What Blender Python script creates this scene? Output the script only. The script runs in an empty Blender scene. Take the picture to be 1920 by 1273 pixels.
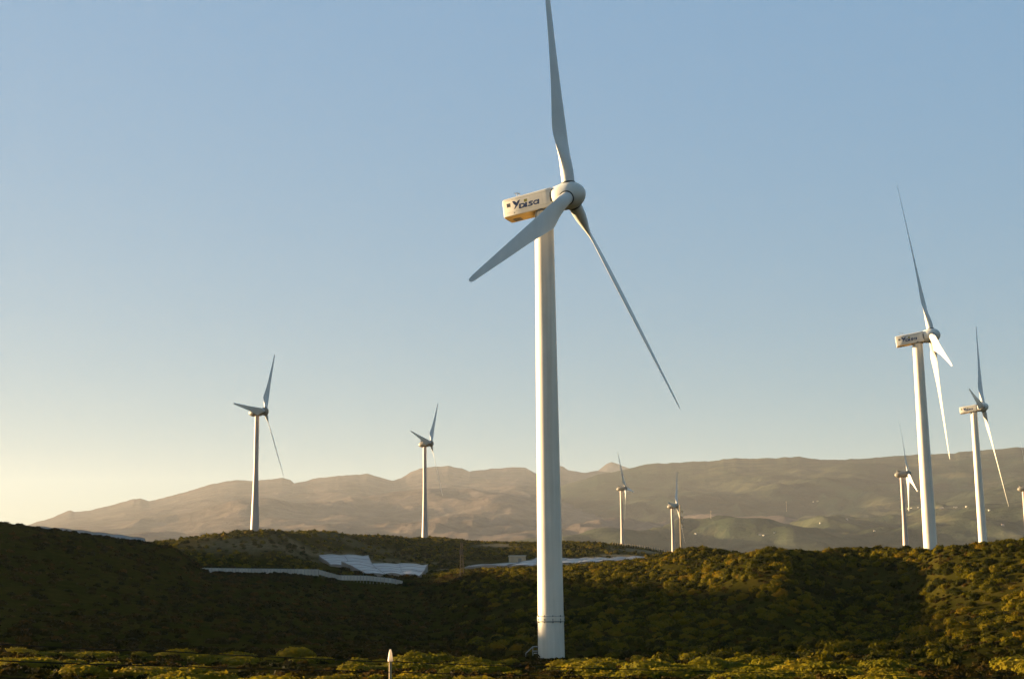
import bpy, math, random
import numpy as np
from mathutils import Vector, Matrix

SC = bpy.context.scene
COL = SC.collection
R = math.radians
rng = np.random.default_rng(7)
random.seed(7)

# ------------------------------------------------------------------ camera
FPX, IW, IH = 2667.0, 1920, 1273
PITCH = math.atan(FPX / 14700.0)
ROLL = math.atan(182 / 14700.0)
_U0 = np.array([0, -math.sin(PITCH), math.cos(PITCH)])
CF = np.array([0, math.cos(PITCH), math.sin(PITCH)])
CR = math.cos(ROLL) * np.array([1.0, 0, 0]) - math.sin(ROLL) * _U0
CU = math.sin(ROLL) * np.array([1.0, 0, 0]) + math.cos(ROLL) * _U0
cam = bpy.data.cameras.new("camera")
cam.sensor_width = 36.0
cam.lens = FPX * 36.0 / IW
cam.clip_start = 0.5
cam.clip_end = 40000
camo = bpy.data.objects.new("camera", cam)
COL.objects.link(camo)
camo.matrix_world = Matrix(((CR[0], CU[0], -CF[0], 0), (CR[1], CU[1], -CF[1], 0),
                            (CR[2], CU[2], -CF[2], 0), (0, 0, 0, 1)))
SC.camera = camo

# ------------------------------------------------------------------ light
SUN_AZ, SUN_EL = R(-70), R(6.5)          # azimuth from +Y, positive to the right
SKY_STRENGTH, SUN_STRENGTH, EXPOSURE = 0.055, 5.0, 2.5
world = bpy.data.worlds.new("World")
SC.world = world
world.use_nodes = True
nt = world.node_tree
nt.nodes.clear()
wo = nt.nodes.new('ShaderNodeOutputWorld')
bg = nt.nodes.new('ShaderNodeBackground')
sky = nt.nodes.new('ShaderNodeTexSky')
sky.sky_type = 'NISHITA'
sky.sun_disc = False
sky.sun_elevation = SUN_EL
sky.sun_rotation = SUN_AZ
sky.altitude = 100
sky.air_density = 1.0
sky.dust_density = 0.05
sky.ozone_density = 4.0
bg.inputs['Strength'].default_value = SKY_STRENGTH
# film-like response of the sky: compress its brightness range, keep its hue
hs = nt.nodes.new('ShaderNodeHueSaturation'); hs.inputs['Saturation'].default_value = 0.86; hs.inputs['Hue'].default_value = 0.484
bw = nt.nodes.new('ShaderNodeRGBToBW'); pw = nt.nodes.new('ShaderNodeMath'); pw.operation = 'POWER'; pw.inputs[1].default_value = -0.88
vs_ = nt.nodes.new('ShaderNodeVectorMath'); vs_.operation = 'SCALE'
nt.links.new(sky.outputs[0], hs.inputs['Color']); nt.links.new(hs.outputs[0], bw.inputs[0]); nt.links.new(bw.outputs[0], pw.inputs[0])
nt.links.new(hs.outputs[0], vs_.inputs[0]); nt.links.new(pw.outputs[0], vs_.inputs['Scale'])
nt.links.new(vs_.outputs[0], bg.inputs[0])
nt.links.new(bg.outputs[0], wo.inputs[0])
sl = bpy.data.lights.new("sun", 'SUN')
sl.energy = SUN_STRENGTH
sl.angle = R(0.6)
sl.color = (1.0, 0.72, 0.40)
slo = bpy.data.objects.new("sun", sl)
COL.objects.link(slo)
SDIR = Vector((math.sin(SUN_AZ) * math.cos(SUN_EL), math.cos(SUN_AZ) * math.cos(SUN_EL), math.sin(SUN_EL)))
slo.rotation_euler = SDIR.to_track_quat('Z', 'Y').to_euler()
slo.location = SDIR * 300
SC.view_settings.view_transform = 'Standard'
SC.view_settings.look = 'None'
SC.view_settings.gamma = 1
SC.view_settings.exposure = EXPOSURE
SC.cycles.max_bounces = 6
SC.cycles.diffuse_bounces = 3
SC.cycles.volume_bounces = 0
SC.cycles.use_denoising = True

# ------------------------------------------------------------------ helpers
def ray(x, y):
    """direction through a photo pixel, per metre of horizontal distance"""
    v = CF * FPX + CR * (x - IW / 2) + CU * (IH / 2 - y)
    return v / math.hypot(v[0], v[1])

def at(x, y, d):
    return ray(x, y) * d

def tag(o, label=None, cat=None, group=None, kind=None):
    if label: o['label'] = label
    if cat: o['category'] = cat
    if group: o['group'] = group
    if kind: o['kind'] = kind
    return o

def empty(name, loc, rz=0):
    o = bpy.data.objects.new(name, None)
    COL.objects.link(o)
    o.empty_display_size = 0.3
    o.location = loc
    o.rotation_euler = (0, 0, rz)
    return o

def link(name, me, mat=None, parent=None):
    o = bpy.data.objects.new(name, me)
    COL.objects.link(o)
    if mat is not None and not me.materials:
        me.materials.append(mat)
    if parent is not None:
        o.parent = parent
    return o

def quads_mesh(name, V, F, attrs=None, smooth=False):
    V = np.ascontiguousarray(V, dtype=np.float32)
    F = np.ascontiguousarray(F, dtype=np.int32)
    me = bpy.data.meshes.new(name)
    me.vertices.add(len(V))
    me.vertices.foreach_set('co', V.ravel())
    me.loops.add(F.size)
    me.loops.foreach_set('vertex_index', F.ravel())
    me.polygons.add(len(F))
    me.polygons.foreach_set('loop_start', np.arange(0, F.size, F.shape[1], dtype=np.int32))
    if smooth:
        me.polygons.foreach_set('use_smooth', np.ones(len(F), dtype=bool))
    for k, a in (attrs or {}).items():
        at_ = me.attributes.new(k, 'FLOAT', 'POINT')
        at_.data.foreach_set('value', np.ascontiguousarray(a, dtype=np.float32))
    me.update(calc_edges=True)
    me.validate()
    return me

class MB:
    """collects boxes, tubes and lofts and links them as one mesh object"""
    def __init__(self):
        self.v, self.f = [], []
    def add(self, vs, fs):
        n = len(self.v)
        self.v += [tuple(map(float, p)) for p in vs]
        self.f += [tuple(i + n for i in q) for q in fs]
        return self
    def box(self, c, s, M=None):
        vs = [Vector((x * s[0] / 2, y * s[1] / 2, z * s[2] / 2)) for x in (-1, 1) for y in (-1, 1) for z in (-1, 1)]
        if M is not None: vs = [M @ v for v in vs]
        vs = [v + Vector(c) for v in vs]
        return self.add(vs, [(0, 1, 3, 2), (4, 6, 7, 5), (0, 4, 5, 1), (2, 3, 7, 6), (0, 2, 6, 4), (1, 5, 7, 3)])
    def tube(self, a, b, ra, rb=None, n=10, caps=True):
        rb = ra if rb is None else rb
        a, b = Vector(a), Vector(b)
        d = (b - a).normalized()
        x = d.orthogonal().normalized(); y = d.cross(x)
        vs = []
        for p, r in ((a, ra), (b, rb)):
            vs += [p + (x * math.cos(t) + y * math.sin(t)) * r for t in (2 * math.pi * k / n for k in range(n))]
        fs = [(k, (k + 1) % n, n + (k + 1) % n, n + k) for k in range(n)]
        if caps: fs += [tuple(range(n - 1, -1, -1)), tuple(range(n, 2 * n))]
        return self.add(vs, fs)
    def rings(self, rings, caps=True):
        n = len(rings[0]); vs = [p for r in rings for p in r]; fs = []
        for i in range(len(rings) - 1):
            for k in range(n):
                k2 = (k + 1) % n
                fs.append((i * n + k, i * n + k2, (i + 1) * n + k2, (i + 1) * n + k))
        if caps:
            fs.append(tuple(range(n - 1, -1, -1)))
            fs.append(tuple(range((len(rings) - 1) * n, len(rings) * n)))
        return self.add(vs, fs)
    def mesh(self, name, smooth=False, angle=35):
        me = bpy.data.meshes.new(name)
        me.from_pydata(self.v, [], self.f)
        me.validate()
        if smooth:
            me.polygons.foreach_set('use_smooth', np.ones(len(me.polygons), dtype=bool))
            try: me.set_sharp_from_angle(angle=R(angle))
            except Exception: pass
        return me
    def build(self, name, mat, parent=None, smooth=False, angle=35):
        return link(name, self.mesh(name, smooth, angle), mat, parent)

def vnoise(x, y, seed=0):
    """value noise in [-1, 1]"""
    xi = np.floor(x).astype(np.int64); yi = np.floor(y).astype(np.int64)
    fx = x - xi; fy = y - yi
    fx = fx * fx * (3 - 2 * fx); fy = fy * fy * (3 - 2 * fy)
    def h(a, b):
        n = (a * 374761393 + b * 668265263 + seed * 974711) & 0x7fffffff
        n = ((n ^ (n >> 13)) * 1274126177) & 0x7fffffff
        return ((n ^ (n >> 16)) & 0xffff) / 32767.5 - 1
    return (h(xi, yi) * (1 - fx) + h(xi + 1, yi) * fx) * (1 - fy) + (h(xi, yi + 1) * (1 - fx) + h(xi + 1, yi + 1) * fx) * fy

def fbm(x, y, octs=4, seed=0, gain=0.5):
    s = 0; a = 1; t = 0
    for k in range(octs):
        s = s + a * vnoise(x * 2 ** k + 17.3 * k, y * 2 ** k - 9.1 * k, seed + k); t += a; a *= gain
    return s / t

def ridged(x, y, octs=4, seed=0):
    s = 0; a = 1; t = 0
    for k in range(octs):
        s = s + a * (1 - 2 * np.abs(vnoise(x * 2 ** k + 5.3 * k, y * 2 ** k + 3.1 * k, seed + k))); t += a; a *= 0.5
    return s / t

def pchip(x, y, xq):
    x = np.asarray(x, float); y = np.asarray(y, float)
    h = np.diff(x); dl = np.diff(y, axis=0) / h.reshape((-1,) + (1,) * (y.ndim - 1))
    m = np.zeros_like(y)
    a, b = dl[:-1], dl[1:]
    w1 = (2 * h[1:] + h[:-1]).reshape((-1,) + (1,) * (y.ndim - 1)); w2 = (h[1:] + 2 * h[:-1]).reshape((-1,) + (1,) * (y.ndim - 1))
    with np.errstate(divide='ignore', invalid='ignore'):
        m[1:-1] = np.where(a * b > 0, (w1 + w2) / (w1 / a + w2 / b), 0)
    m[0], m[-1] = dl[0], dl[-1]
    xq = np.clip(xq, x[0], x[-1])
    i = np.clip(np.searchsorted(x, xq) - 1, 0, len(x) - 2)
    sh = (-1,) + (1,) * (y.ndim - 1)
    t = ((xq - x[i]) / h[i]).reshape(sh); hh = h[i].reshape(sh)
    return ((1 + 2 * t) * (1 - t) ** 2) * y[i] + t * (1 - t) ** 2 * hh * m[i] + t * t * (3 - 2 * t) * y[i + 1] + t * t * (t - 1) * hh * m[i + 1]

# ------------------------------------------------------------------ materials
def newmat(name):
    m = bpy.data.materials.new(name); m.use_nodes = True
    n = m.node_tree; b = n.nodes['Principled BSDF']
    return m, n, b

def rgb(c): return (c[0], c[1], c[2], 1)

def noise_node(n, scale, detail=4, rough=0.55, coord='Object', vec=None):
    t = n.nodes.new('ShaderNodeTexNoise'); t.inputs['Scale'].default_value = scale
    t.inputs['Detail'].default_value = detail; t.inputs['Roughness'].default_value = rough
    if vec is None:
        tc = n.nodes.new('ShaderNodeTexCoord'); vec = tc.outputs[coord]
    n.links.new(vec, t.inputs['Vector'])
    return t.outputs['Fac']

def ramp(n, fac, stops):
    r = n.nodes.new('ShaderNodeValToRGB')
    e = r.color_ramp.elements
    while len(e) > 1: e.remove(e[-1])
    e[0].position, e[0].color = stops[0][0], rgb(stops[0][1])
    for p, c in stops[1:]:
        k = e.new(p); k.color = rgb(c)
    n.links.new(fac, r.inputs[0])
    return r.outputs[0]

def mixc(n, fac, a, b, mode='MIX'):
    m = n.nodes.new('ShaderNodeMix'); m.data_type = 'RGBA'; m.blend_type = mode
    for s, v in ((0, fac), (6, a), (7, b)):
        if hasattr(v, 'links'): n.links.new(v, m.inputs[s])
        elif isinstance(v, (int, float)): m.inputs[s].default_value = v
        else: m.inputs[s].default_value = rgb(v)
    return m.outputs[2]

def bump(n, b, h, strength, dist):
    bp = n.nodes.new('ShaderNodeBump'); bp.inputs['Strength'].default_value = strength
    bp.inputs['Distance'].default_value = dist
    n.links.new(h, bp.inputs['Height']); n.links.new(bp.outputs[0], b.inputs['Normal'])

def paint(name, c, c2, rough=0.45, scale=0.6, bump_s=0.0, metal=0.0):
    m, n, b = newmat(name)
    f = noise_node(n, scale, 5)
    n.links.new(ramp(n, f, [(0.38, c), (0.68, c2)]), b.inputs['Base Color'])
    b.inputs['Roughness'].default_value = rough; b.inputs['Metallic'].default_value = metal
    if bump_s: bump(n, b, noise_node(n, scale * 6, 4), bump_s, 0.02)
    return m

M = {}
M['tower'] = paint('tower_paint', (0.70, 0.63, 0.51), (0.62, 0.55, 0.44), 0.5, 0.25)
m = M['tower']; n = m.node_tree; b = n.nodes['Principled BSDF']
tc = n.nodes.new('ShaderNodeTexCoord'); mp = n.nodes.new('ShaderNodeMapping'); mp.inputs['Scale'].default_value = (2.2, 2.2, 0.07)
n.links.new(tc.outputs['Object'], mp.inputs[0])
stk = ramp(n, noise_node(n, 1.0, 5, 0.6, vec=mp.outputs[0]), [(0.35, (0.84, 0.82, 0.78)), (0.6, (1, 1, 1))])
n.links.new(mixc(n, 1.0, b.inputs['Base Color'].links[0].from_socket, stk, 'MULTIPLY'), b.inputs['Base Color'])
M['tower_old'] = paint('weathered_tower_paint', (0.44, 0.34, 0.27), (0.37, 0.28, 0.22), 0.55, 0.3)
M['blade'] = paint('blade_gelcoat', (0.58, 0.56, 0.50), (0.51, 0.49, 0.43), 0.4, 0.3)
M['hub'] = paint('spinner_paint', (0.60, 0.59, 0.52), (0.52, 0.51, 0.44), 0.45, 0.7)
M['seam'] = paint('dark_seam', (0.05, 0.055, 0.05), (0.08, 0.08, 0.07), 0.7, 3)
M['panel_line'] = paint('panel_joint', (0.28, 0.27, 0.24), (0.36, 0.34, 0.3), 0.7, 3)
M['blue'] = paint('lettering_blue', (0.012, 0.03, 0.09), (0.018, 0.04, 0.11), 0.5, 3)
M['olive'] = paint('olive_yellow', (0.22, 0.20, 0.02), (0.18, 0.17, 0.03), 0.5, 3)
M['vent'] = paint('vent_grey', (0.16, 0.15, 0.13), (0.22, 0.2, 0.17), 0.6, 4)
M['grey_nacelle'] = paint('aged_nacelle_paint', (0.24, 0.21, 0.16), (0.16, 0.14, 0.10), 0.5, 0.9)
M['steel'] = paint('galvanised_steel', (0.28, 0.28, 0.27), (0.2, 0.2, 0.2), 0.5, 2, metal=0.3)
M['wire'] = paint('dark_wire', (0.015, 0.013, 0.01), (0.03, 0.025, 0.02), 0.7, 5)
M['wire'].node_tree.nodes['Principled BSDF'].inputs['Specular IOR Level'].default_value = 0.0
M['wood'] = paint('weathered_wood', (0.36, 0.27, 0.15), (0.26, 0.18, 0.09), 0.8, 6)
M['rust'] = paint('rusty_steel', (0.13, 0.085, 0.045), (0.09, 0.055, 0.03), 0.8, 3)
M['white'] = paint('white_paint', (0.82, 0.80, 0.76), (0.76, 0.73, 0.68), 0.6, 4)
m, n, b = newmat('reflective_cap')
b.inputs['Base Color'].default_value = (0.85, 0.80, 0.70, 1); b.inputs['Roughness'].default_value = 0.5
tr = n.nodes.new('ShaderNodeBsdfTranslucent'); tr.inputs[0].default_value = (0.9, 0.78, 0.6, 1)
mx = n.nodes.new('ShaderNodeMixShader'); mx.inputs[0].default_value = 0.45
n.links.new(b.outputs[0], mx.inputs[1]); n.links.new(tr.outputs[0], mx.inputs[2]); n.links.new(mx.outputs[0], n.nodes['Material Output'].inputs[0])
M['cap'] = m
M['plastic'] = paint('greenhouse_plastic', (0.25, 0.21, 0.17), (0.14, 0.12, 0.10), 0.4, 0.10, 0.3)
M['pale_plastic'] = paint('pale_plastic', (0.5, 0.48, 0.47), (0.4, 0.39, 0.39), 0.5, 0.2)
M['plaster'] = paint('white_plaster', (0.50, 0.45, 0.37), (0.36, 0.32, 0.26), 0.8, 0.3)
M['ochre_wall'] = paint('ochre_wall', (0.5, 0.38, 0.24), (0.42, 0.31, 0.19), 0.8, 1.0)
M['roof_tile'] = paint('terracotta', (0.3, 0.14, 0.08), (0.24, 0.11, 0.07), 0.8, 2.0)

# nacelle paint: off white, with warm ground bounce painted ochre on the underside
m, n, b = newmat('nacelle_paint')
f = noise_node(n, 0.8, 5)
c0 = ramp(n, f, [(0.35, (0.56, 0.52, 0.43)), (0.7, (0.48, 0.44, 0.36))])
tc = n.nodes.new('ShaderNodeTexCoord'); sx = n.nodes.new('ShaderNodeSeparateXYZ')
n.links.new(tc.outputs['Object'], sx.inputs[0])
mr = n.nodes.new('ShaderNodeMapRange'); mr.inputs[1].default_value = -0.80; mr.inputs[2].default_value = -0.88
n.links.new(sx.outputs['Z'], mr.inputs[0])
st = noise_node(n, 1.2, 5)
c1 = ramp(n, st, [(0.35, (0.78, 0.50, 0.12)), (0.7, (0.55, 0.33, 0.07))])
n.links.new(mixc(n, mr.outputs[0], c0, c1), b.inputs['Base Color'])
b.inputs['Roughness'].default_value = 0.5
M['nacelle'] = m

def foliage(name, stops, trans=0.4):
    m, n, b = newmat(name)
    a = n.nodes.new('ShaderNodeAttribute'); a.attribute_name = 'tint'
    col = ramp(n, a.outputs['Fac'], stops)
    n.links.new(col, b.inputs['Base Color'])
    b.inputs['Roughness'].default_value = 0.6
    b.inputs['Specular IOR Level'].default_value = 0.02
    tr = n.nodes.new('ShaderNodeBsdfTranslucent'); n.links.new(col, tr.inputs[0])
    mx = n.nodes.new('ShaderNodeMixShader'); mx.inputs[0].default_value = trans
    n.links.new(b.outputs[0], mx.inputs[1]); n.links.new(tr.outputs[0], mx.inputs[2])
    n.links.new(mx.outputs[0], n.nodes['Material Output'].inputs[0])
    return m
M['shrub'] = foliage('shrub_leaves', [(0.0, (0.009, 0.012, 0.0006)), (0.35, (0.034, 0.032, 0.0015)), (0.7, (0.118, 0.093, 0.003)), (1.0, (0.145, 0.085, 0.005))])
M['fg_shrub'] = foliage('foreground_leaves', [(0.0, (0.058, 0.060, 0.003)), (0.4, (0.135, 0.112, 0.006)), (0.75, (0.21, 0.148, 0.008)), (1.0, (0.21, 0.11, 0.012))], 0.45)
M['scrub'] = foliage('scrub_leaves', [(0.0, (0.010, 0.011, 0.001)), (0.5, (0.024, 0.018, 0.002)), (1.0, (0.06, 0.032, 0.005))])

# ground: soil, dry grass and low green growth, plus bare patches from an attribute
m, n, b = newmat('hill_ground')
f1 = noise_node(n, 0.05, 6, 0.6); f2 = noise_node(n, 0.6, 6, 0.65)
c = ramp(n, f2, [(0.3, (0.012, 0.012, 0.001)), (0.5, (0.026, 0.021, 0.003)), (0.72, (0.05, 0.033, 0.007))])
g = ramp(n, f1, [(0.4, (0.018, 0.021, 0.002)), (0.65, (0.042, 0.033, 0.006))])
c = mixc(n, 0.5, c, g)
a = n.nodes.new('ShaderNodeAttribute'); a.attribute_name = 'bare'
soil = ramp(n, noise_node(n, 0.9, 6, 0.7), [(0.35, (0.10, 0.075, 0.035)), (0.65, (0.24, 0.18, 0.10))])
c = mixc(n, a.outputs['Fac'], c, soil)
n.links.new(c, b.inputs['Base Color'])
b.inputs['Roughness'].default_value = 0.95
b.inputs['Specular IOR Level'].default_value = 0.0
bump(n, b, f2, 0.6, 0.3)
M['ground'] = m

def mountain_mat(name, low, mid, high, tan):
    m, n, b = newmat(name)
    f1 = noise_node(n, 0.0014, 9, 0.64); f2 = noise_node(n, 0.009, 9, 0.7)
    a = n.nodes.new('ShaderNodeAttribute'); a.attribute_name = 'rise'
    base = ramp(n, a.outputs['Fac'], [(0.0, low), (0.45, mid), (1.0, high)])
    pat = n.nodes.new('ShaderNodeMath'); pat.operation = 'MULTIPLY'
    p1 = ramp(n, f1, [(0.44, (0, 0, 0)), (0.76, (0.7, 0.7, 0.7))]); p2 = ramp(n, f2, [(0.38, (0.25, 0.25, 0.25)), (0.6, (1, 1, 1))])
    n.links.new(p1, pat.inputs[0]); n.links.new(p2, pat.inputs[1])
    ab = n.nodes.new('ShaderNodeAttribute'); ab.attribute_name = 'bare'
    mx = n.nodes.new('ShaderNodeMath'); mx.operation = 'MAXIMUM'
    n.links.new(pat.outputs[0], mx.inputs[0]); n.links.new(ab.outputs['Fac'], mx.inputs[1])
    c = mixc(n, mx.outputs[0], base, tan)
    sp = ramp(n, f2, [(0.32, (0.5, 0.5, 0.5)), (0.68, (1.5, 1.5, 1.5))])
    c = mixc(n, 1.0, c, sp, 'MULTIPLY')
    n.links.new(c, b.inputs['Base Color'])
    b.inputs['Roughness'].default_value = 1.0
    b.inputs['Specular IOR Level'].default_value = 0.0
    bump(n, b, f2, 0.7, 26)
    return m
M['mount_far'] = mountain_mat('far_mountain', (0.11, 0.082, 0.062), (0.062, 0.049, 0.042), (0.04, 0.034, 0.033), (0.11, 0.08, 0.058))
M['mount_near'] = mountain_mat('green_mountain', (0.034, 0.042, 0.022), (0.006, 0.014, 0.010), (0.008, 0.016, 0.009), (0.11, 0.092, 0.047))

# ------------------------------------------------------------------ terrain
# each column: photo x, then (distance, photo y) of the ground along that azimuth
Z0 = [(3, None, -1.5), (14, None, -1.8), (28, None, -2.6)]
COLS = [
 (-500, [(60, 1285), (90, 1225), (120, 1170), (160, 1075), (200, 1000), (245, 955), (300, 965), (400, 1005), (600, 1040), (1000, 1070)]),
 (0,    [(60, 1287), (80, 1244), (100, 1216), (130, 1168), (170, 1088), (210, 1012), (240, 982), (275, 990), (350, 1012), (450, 1030), (600, 1045), (1000, 1060)]),
 (200,  [(60, 1288), (85, 1246), (110, 1214), (140, 1170), (180, 1095), (220, 1030), (250, 1008), (290, 1018), (360, 1028), (450, 1034), (600, 1045), (1000, 1060)]),
 (310,  [(60, 1288), (85, 1250), (110, 1218), (145, 1172), (190, 1105), (235, 1045), (265, 1022), (300, 1030), (350, 1042), (410, 1022), (450, 1014), (520, 1022), (700, 1045), (1000, 1060)]),
 (400,  [(60, 1290), (90, 1252), (120, 1212), (160, 1160), (210, 1108), (260, 1080), (300, 1072), (345, 1062), (390, 1030), (430, 1002), (442, 1003), (468, 1026), (540, 1042), (800, 1050), (1000, 1060)]),
 (500,  [(60, 1290), (90, 1252), (120, 1216), (160, 1172), (210, 1122), (265, 1088), (310, 1073), (350, 1062), (390, 1035), (428, 995), (445, 993), (475, 1003), (520, 1030), (580, 1042), (800, 1048), (1000, 1060)]),
 (600,  [(60, 1290), (90, 1254), (120, 1220), (160, 1186), (210, 1146), (270, 1106), (320, 1078), (360, 1066), (400, 1052), (430, 1030), (462, 1001), (478, 996), (510, 1004), (560, 1030), (650, 1042), (800, 1048), (1000, 1060)]),
 (700,  [(60, 1290), (90, 1256), (120, 1224), (160, 1196), (210, 1160), (270, 1118), (320, 1092), (360, 1078), (400, 1060), (450, 1036), (500, 1009), (520, 1004), (550, 1016), (600, 1032), (800, 1045), (1000, 1060)]),
 (800,  [(60, 1290), (90, 1256), (120, 1228), (160, 1205), (210, 1168), (270, 1122), (320, 1094), (370, 1076), (420, 1060), (470, 1040), (525, 1015), (560, 1010), (640, 1013), (800, 1035), (1000, 1060)]),
 (900,  [(60, 1288), (90, 1256), (118, 1232), (150, 1210), (190, 1160), (225, 1108), (255, 1082), (275, 1072), (310, 1072), (370, 1066), (430, 1055), (490, 1030), (540, 1020), (600, 1018), (800, 1035), (1000, 1060)]),
 (1030, [(60, 1286), (90, 1254), (118, 1232), (145, 1206), (180, 1152), (210, 1105), (240, 1080), (265, 1066), (310, 1066), (380, 1060), (440, 1052), (500, 1028), (545, 1018), (620, 1020), (800, 1038), (1000, 1060)]),
 (1200, [(60, 1284), (90, 1252), (118, 1228), (145, 1200), (175, 1150), (200, 1110), (225, 1078), (250, 1057), (270, 1052), (310, 1060), (380, 1056), (440, 1050), (500, 1036), (560, 1028), (640, 1030), (800, 1040), (1000, 1060)]),
 (1300, [(60, 1283), (90, 1252), (118, 1227), (145, 1196), (170, 1150), (195, 1105), (215, 1068), (233, 1040), (248, 1031), (275, 1042), (330, 1055), (400, 1052), (600, 1045), (1000, 1060)]),
 (1450, [(60, 1282), (90, 1251), (118, 1224), (135, 1196), (152, 1150), (170, 1106), (186, 1064), (200, 1036), (211, 1029), (235, 1050), (300, 1060), (400, 1052), (600, 1045), (1000, 1060)]),
 (1600, [(60, 1281), (90, 1250), (118, 1222), (142, 1200), (165, 1166), (188, 1124), (206, 1078), (218, 1044), (227, 1031), (236, 1040), (250, 1072), (300, 1068), (390, 1050), (600, 1045), (1000, 1060)]),
 (1700, [(60, 1281), (90, 1249), (116, 1222), (138, 1196), (162, 1158), (184, 1112), (202, 1068), (214, 1040), (222, 1031), (231, 1042), (246, 1073), (300, 1066), (390, 1050), (600, 1045), (1000, 1060)]),
 (1775, [(60, 1281), (88, 1248), (112, 1220), (132, 1184), (152, 1138), (172, 1084), (188, 1044), (201, 1030), (214, 1037), (243, 1073), (300, 1066), (390, 1050), (600, 1045), (1000, 1060)]),
 (1920, [(60, 1280), (85, 1248), (105, 1216), (125, 1172), (145, 1116), (165, 1056), (182, 1024), (196, 1016), (212, 1026), (245, 1060), (300, 1060), (390, 1050), (600, 1045), (1000, 1060)]),
 (2200, [(60, 1278), (80, 1236), (98, 1186), (115, 1120), (135, 1050), (155, 1005), (175, 990), (200, 1000), (300, 1030), (600, 1045), (1000, 1060)]),
]
NR = 620
RG = np.exp(np.linspace(math.log(2.0), math.log(1200.0), NR))
LRG = np.log(RG)
az_c, prof = [], []
for x, pts in COLS:
    v = ray(x, 1060); az_c.append(math.atan2(v[0], v[1]))
    ds = [p[0] for p in Z0] + [p[0] for p in pts]
    zs = [p[2] for p in Z0] + [ray(x, y)[2] * d for d, y in pts]
    ds = [1.9] + ds + [1300]; zs = [-1.5] + zs + [zs[-1]]
    prof.append(pchip(np.log(ds), zs, LRG))
flat = np.interp(RG, [2, 30, 100, 1200], [-1.5, -2.4, -3.5, -8.0])
lo = [(-180, flat), (-90, flat), (-52, flat + 1.0)]
hi = [(40, flat + 4), (75, flat + 2), (180, flat)]
AZ_K = np.array([R(a_) for a_, _ in lo] + az_c + [R(a_) for a_, _ in hi])
PR_K = np.array([p for _, p in lo] + prof + [p for _, p in hi])
AZG = np.unique(np.concatenate([np.arange(-180, -56, 2.0), np.arange(-56, -24, 0.4), np.arange(-24, 24, 0.07),
                                np.arange(24, 50, 0.5), np.arange(50, 180.01, 2.0)]).round(4)) * math.pi / 180
ZG = pchip(AZ_K, PR_K, AZG)                       # (naz, nr)
XG = np.sin(AZG)[:, None] * RG[None, :]
YG = np.cos(AZG)[:, None] * RG[None, :]
# the hill that rises out of the picture to the left and shades the valley
S2 = np.array([math.sin(SUN_AZ), math.cos(SUN_AZ)])
T2 = np.array([S2[1], -S2[0]])
al = XG * S2[0] + YG * S2[1]; q = XG * T2[0] + YG * T2[1]
rz = np.interp(q, [20, 50, 67, 80, 92, 103, 112, 136, 150, 160, 169, 178, 187, 200, 215, 246, 275, 310], [0, 17.5, 21.8, 24, 25.4, 26, 27.6, 30.2, 30.6, 31.2, 31.6, 30.8, 29.8, 29, 28, 27.2, 20, -6])
ridge = rz - 46 * (np.abs(al - 300) / 110.0) ** 1.7
mk = np.clip((np.degrees(AZG) + 24.5) / 4.0, 0, 1)[:, None]
ridge = ridge - 60 * mk * mk * (3 - 2 * mk) * (RG[None, :] > 60)
k = 2.5
ZG = np.maximum(ZG, ridge) + k * np.exp(-np.abs(ZG - ridge) / k) * 0.35
env = np.clip((RG - 12) / 40, 0, 1)[None, :]
ZG = ZG + env * (0.28 * fbm(XG / 9, YG / 9, 3, 3) + 0.10 * fbm(XG / 2.2, YG / 2.2, 3, 9) + 0.5 * np.clip(RG / 400, 0, 1.5)[None, :] * fbm(XG / 30, YG / 30, 3, 5))

def height(x, y):
    x = np.asarray(x, float); y = np.asarray(y, float)
    az = np.arctan2(x, y); lr = np.log(np.maximum(np.hypot(x, y), 2.01))
    i = np.clip(np.searchsorted(AZG, az) - 1, 0, len(AZG) - 2)
    fj = np.clip((lr - LRG[0]) / (LRG[1] - LRG[0]), 0, NR - 1.001); j = fj.astype(int); v = fj - j
    u = (az - AZG[i]) / (AZG[i + 1] - AZG[i])
    return (ZG[i, j] * (1 - u) + ZG[i + 1, j] * u) * (1 - v) + (ZG[i, j + 1] * (1 - u) + ZG[i + 1, j + 1] * u) * v

def gpt(x, d):
    """ground point on the azimuth of photo column x at distance d"""
    v = ray(x, 1060); p = v * d
    return np.array([p[0], p[1], float(height(p[0], p[1]))])

def to_px(P):
    P = np.asarray(P, float); d = P @ CF
    return IW / 2 + FPX * (P @ CR) / d, IH / 2 - FPX * (P @ CU) / d

# bare soil patches (photo x, distance, half width in m across, along)
bare = np.zeros_like(ZG)
for px, d, wa, wr, s in [(640, 418, 20, 12, .7), (470, 402, 22, 9, .45), (760, 432, 22, 10, .5), (700, 462, 30, 12, .3), (930, 520, 9, 22, .9), (1175, 470, 10, 14, 1.0), (1230, 520, 18, 30, .9),
                         (1120, 395, 12, 6, .7), (860, 400, 10, 8, .8), (420, 400, 14, 20, .35), (980, 300, 10, 8, .5), (20, 262, 7, 16, .7)]:
    c = gpt(px, d); az0 = math.atan2(c[0], c[1])
    da = (AZG[:, None] - az0) * d / wa; dr = (RG[None, :] - d) / wr
    bare = np.maximum(bare, s * np.clip(1.6 - np.hypot(da, dr) * 1.3 + 0.7 * fbm(XG / 5, YG / 5, 3, 21), 0, 1))
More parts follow.
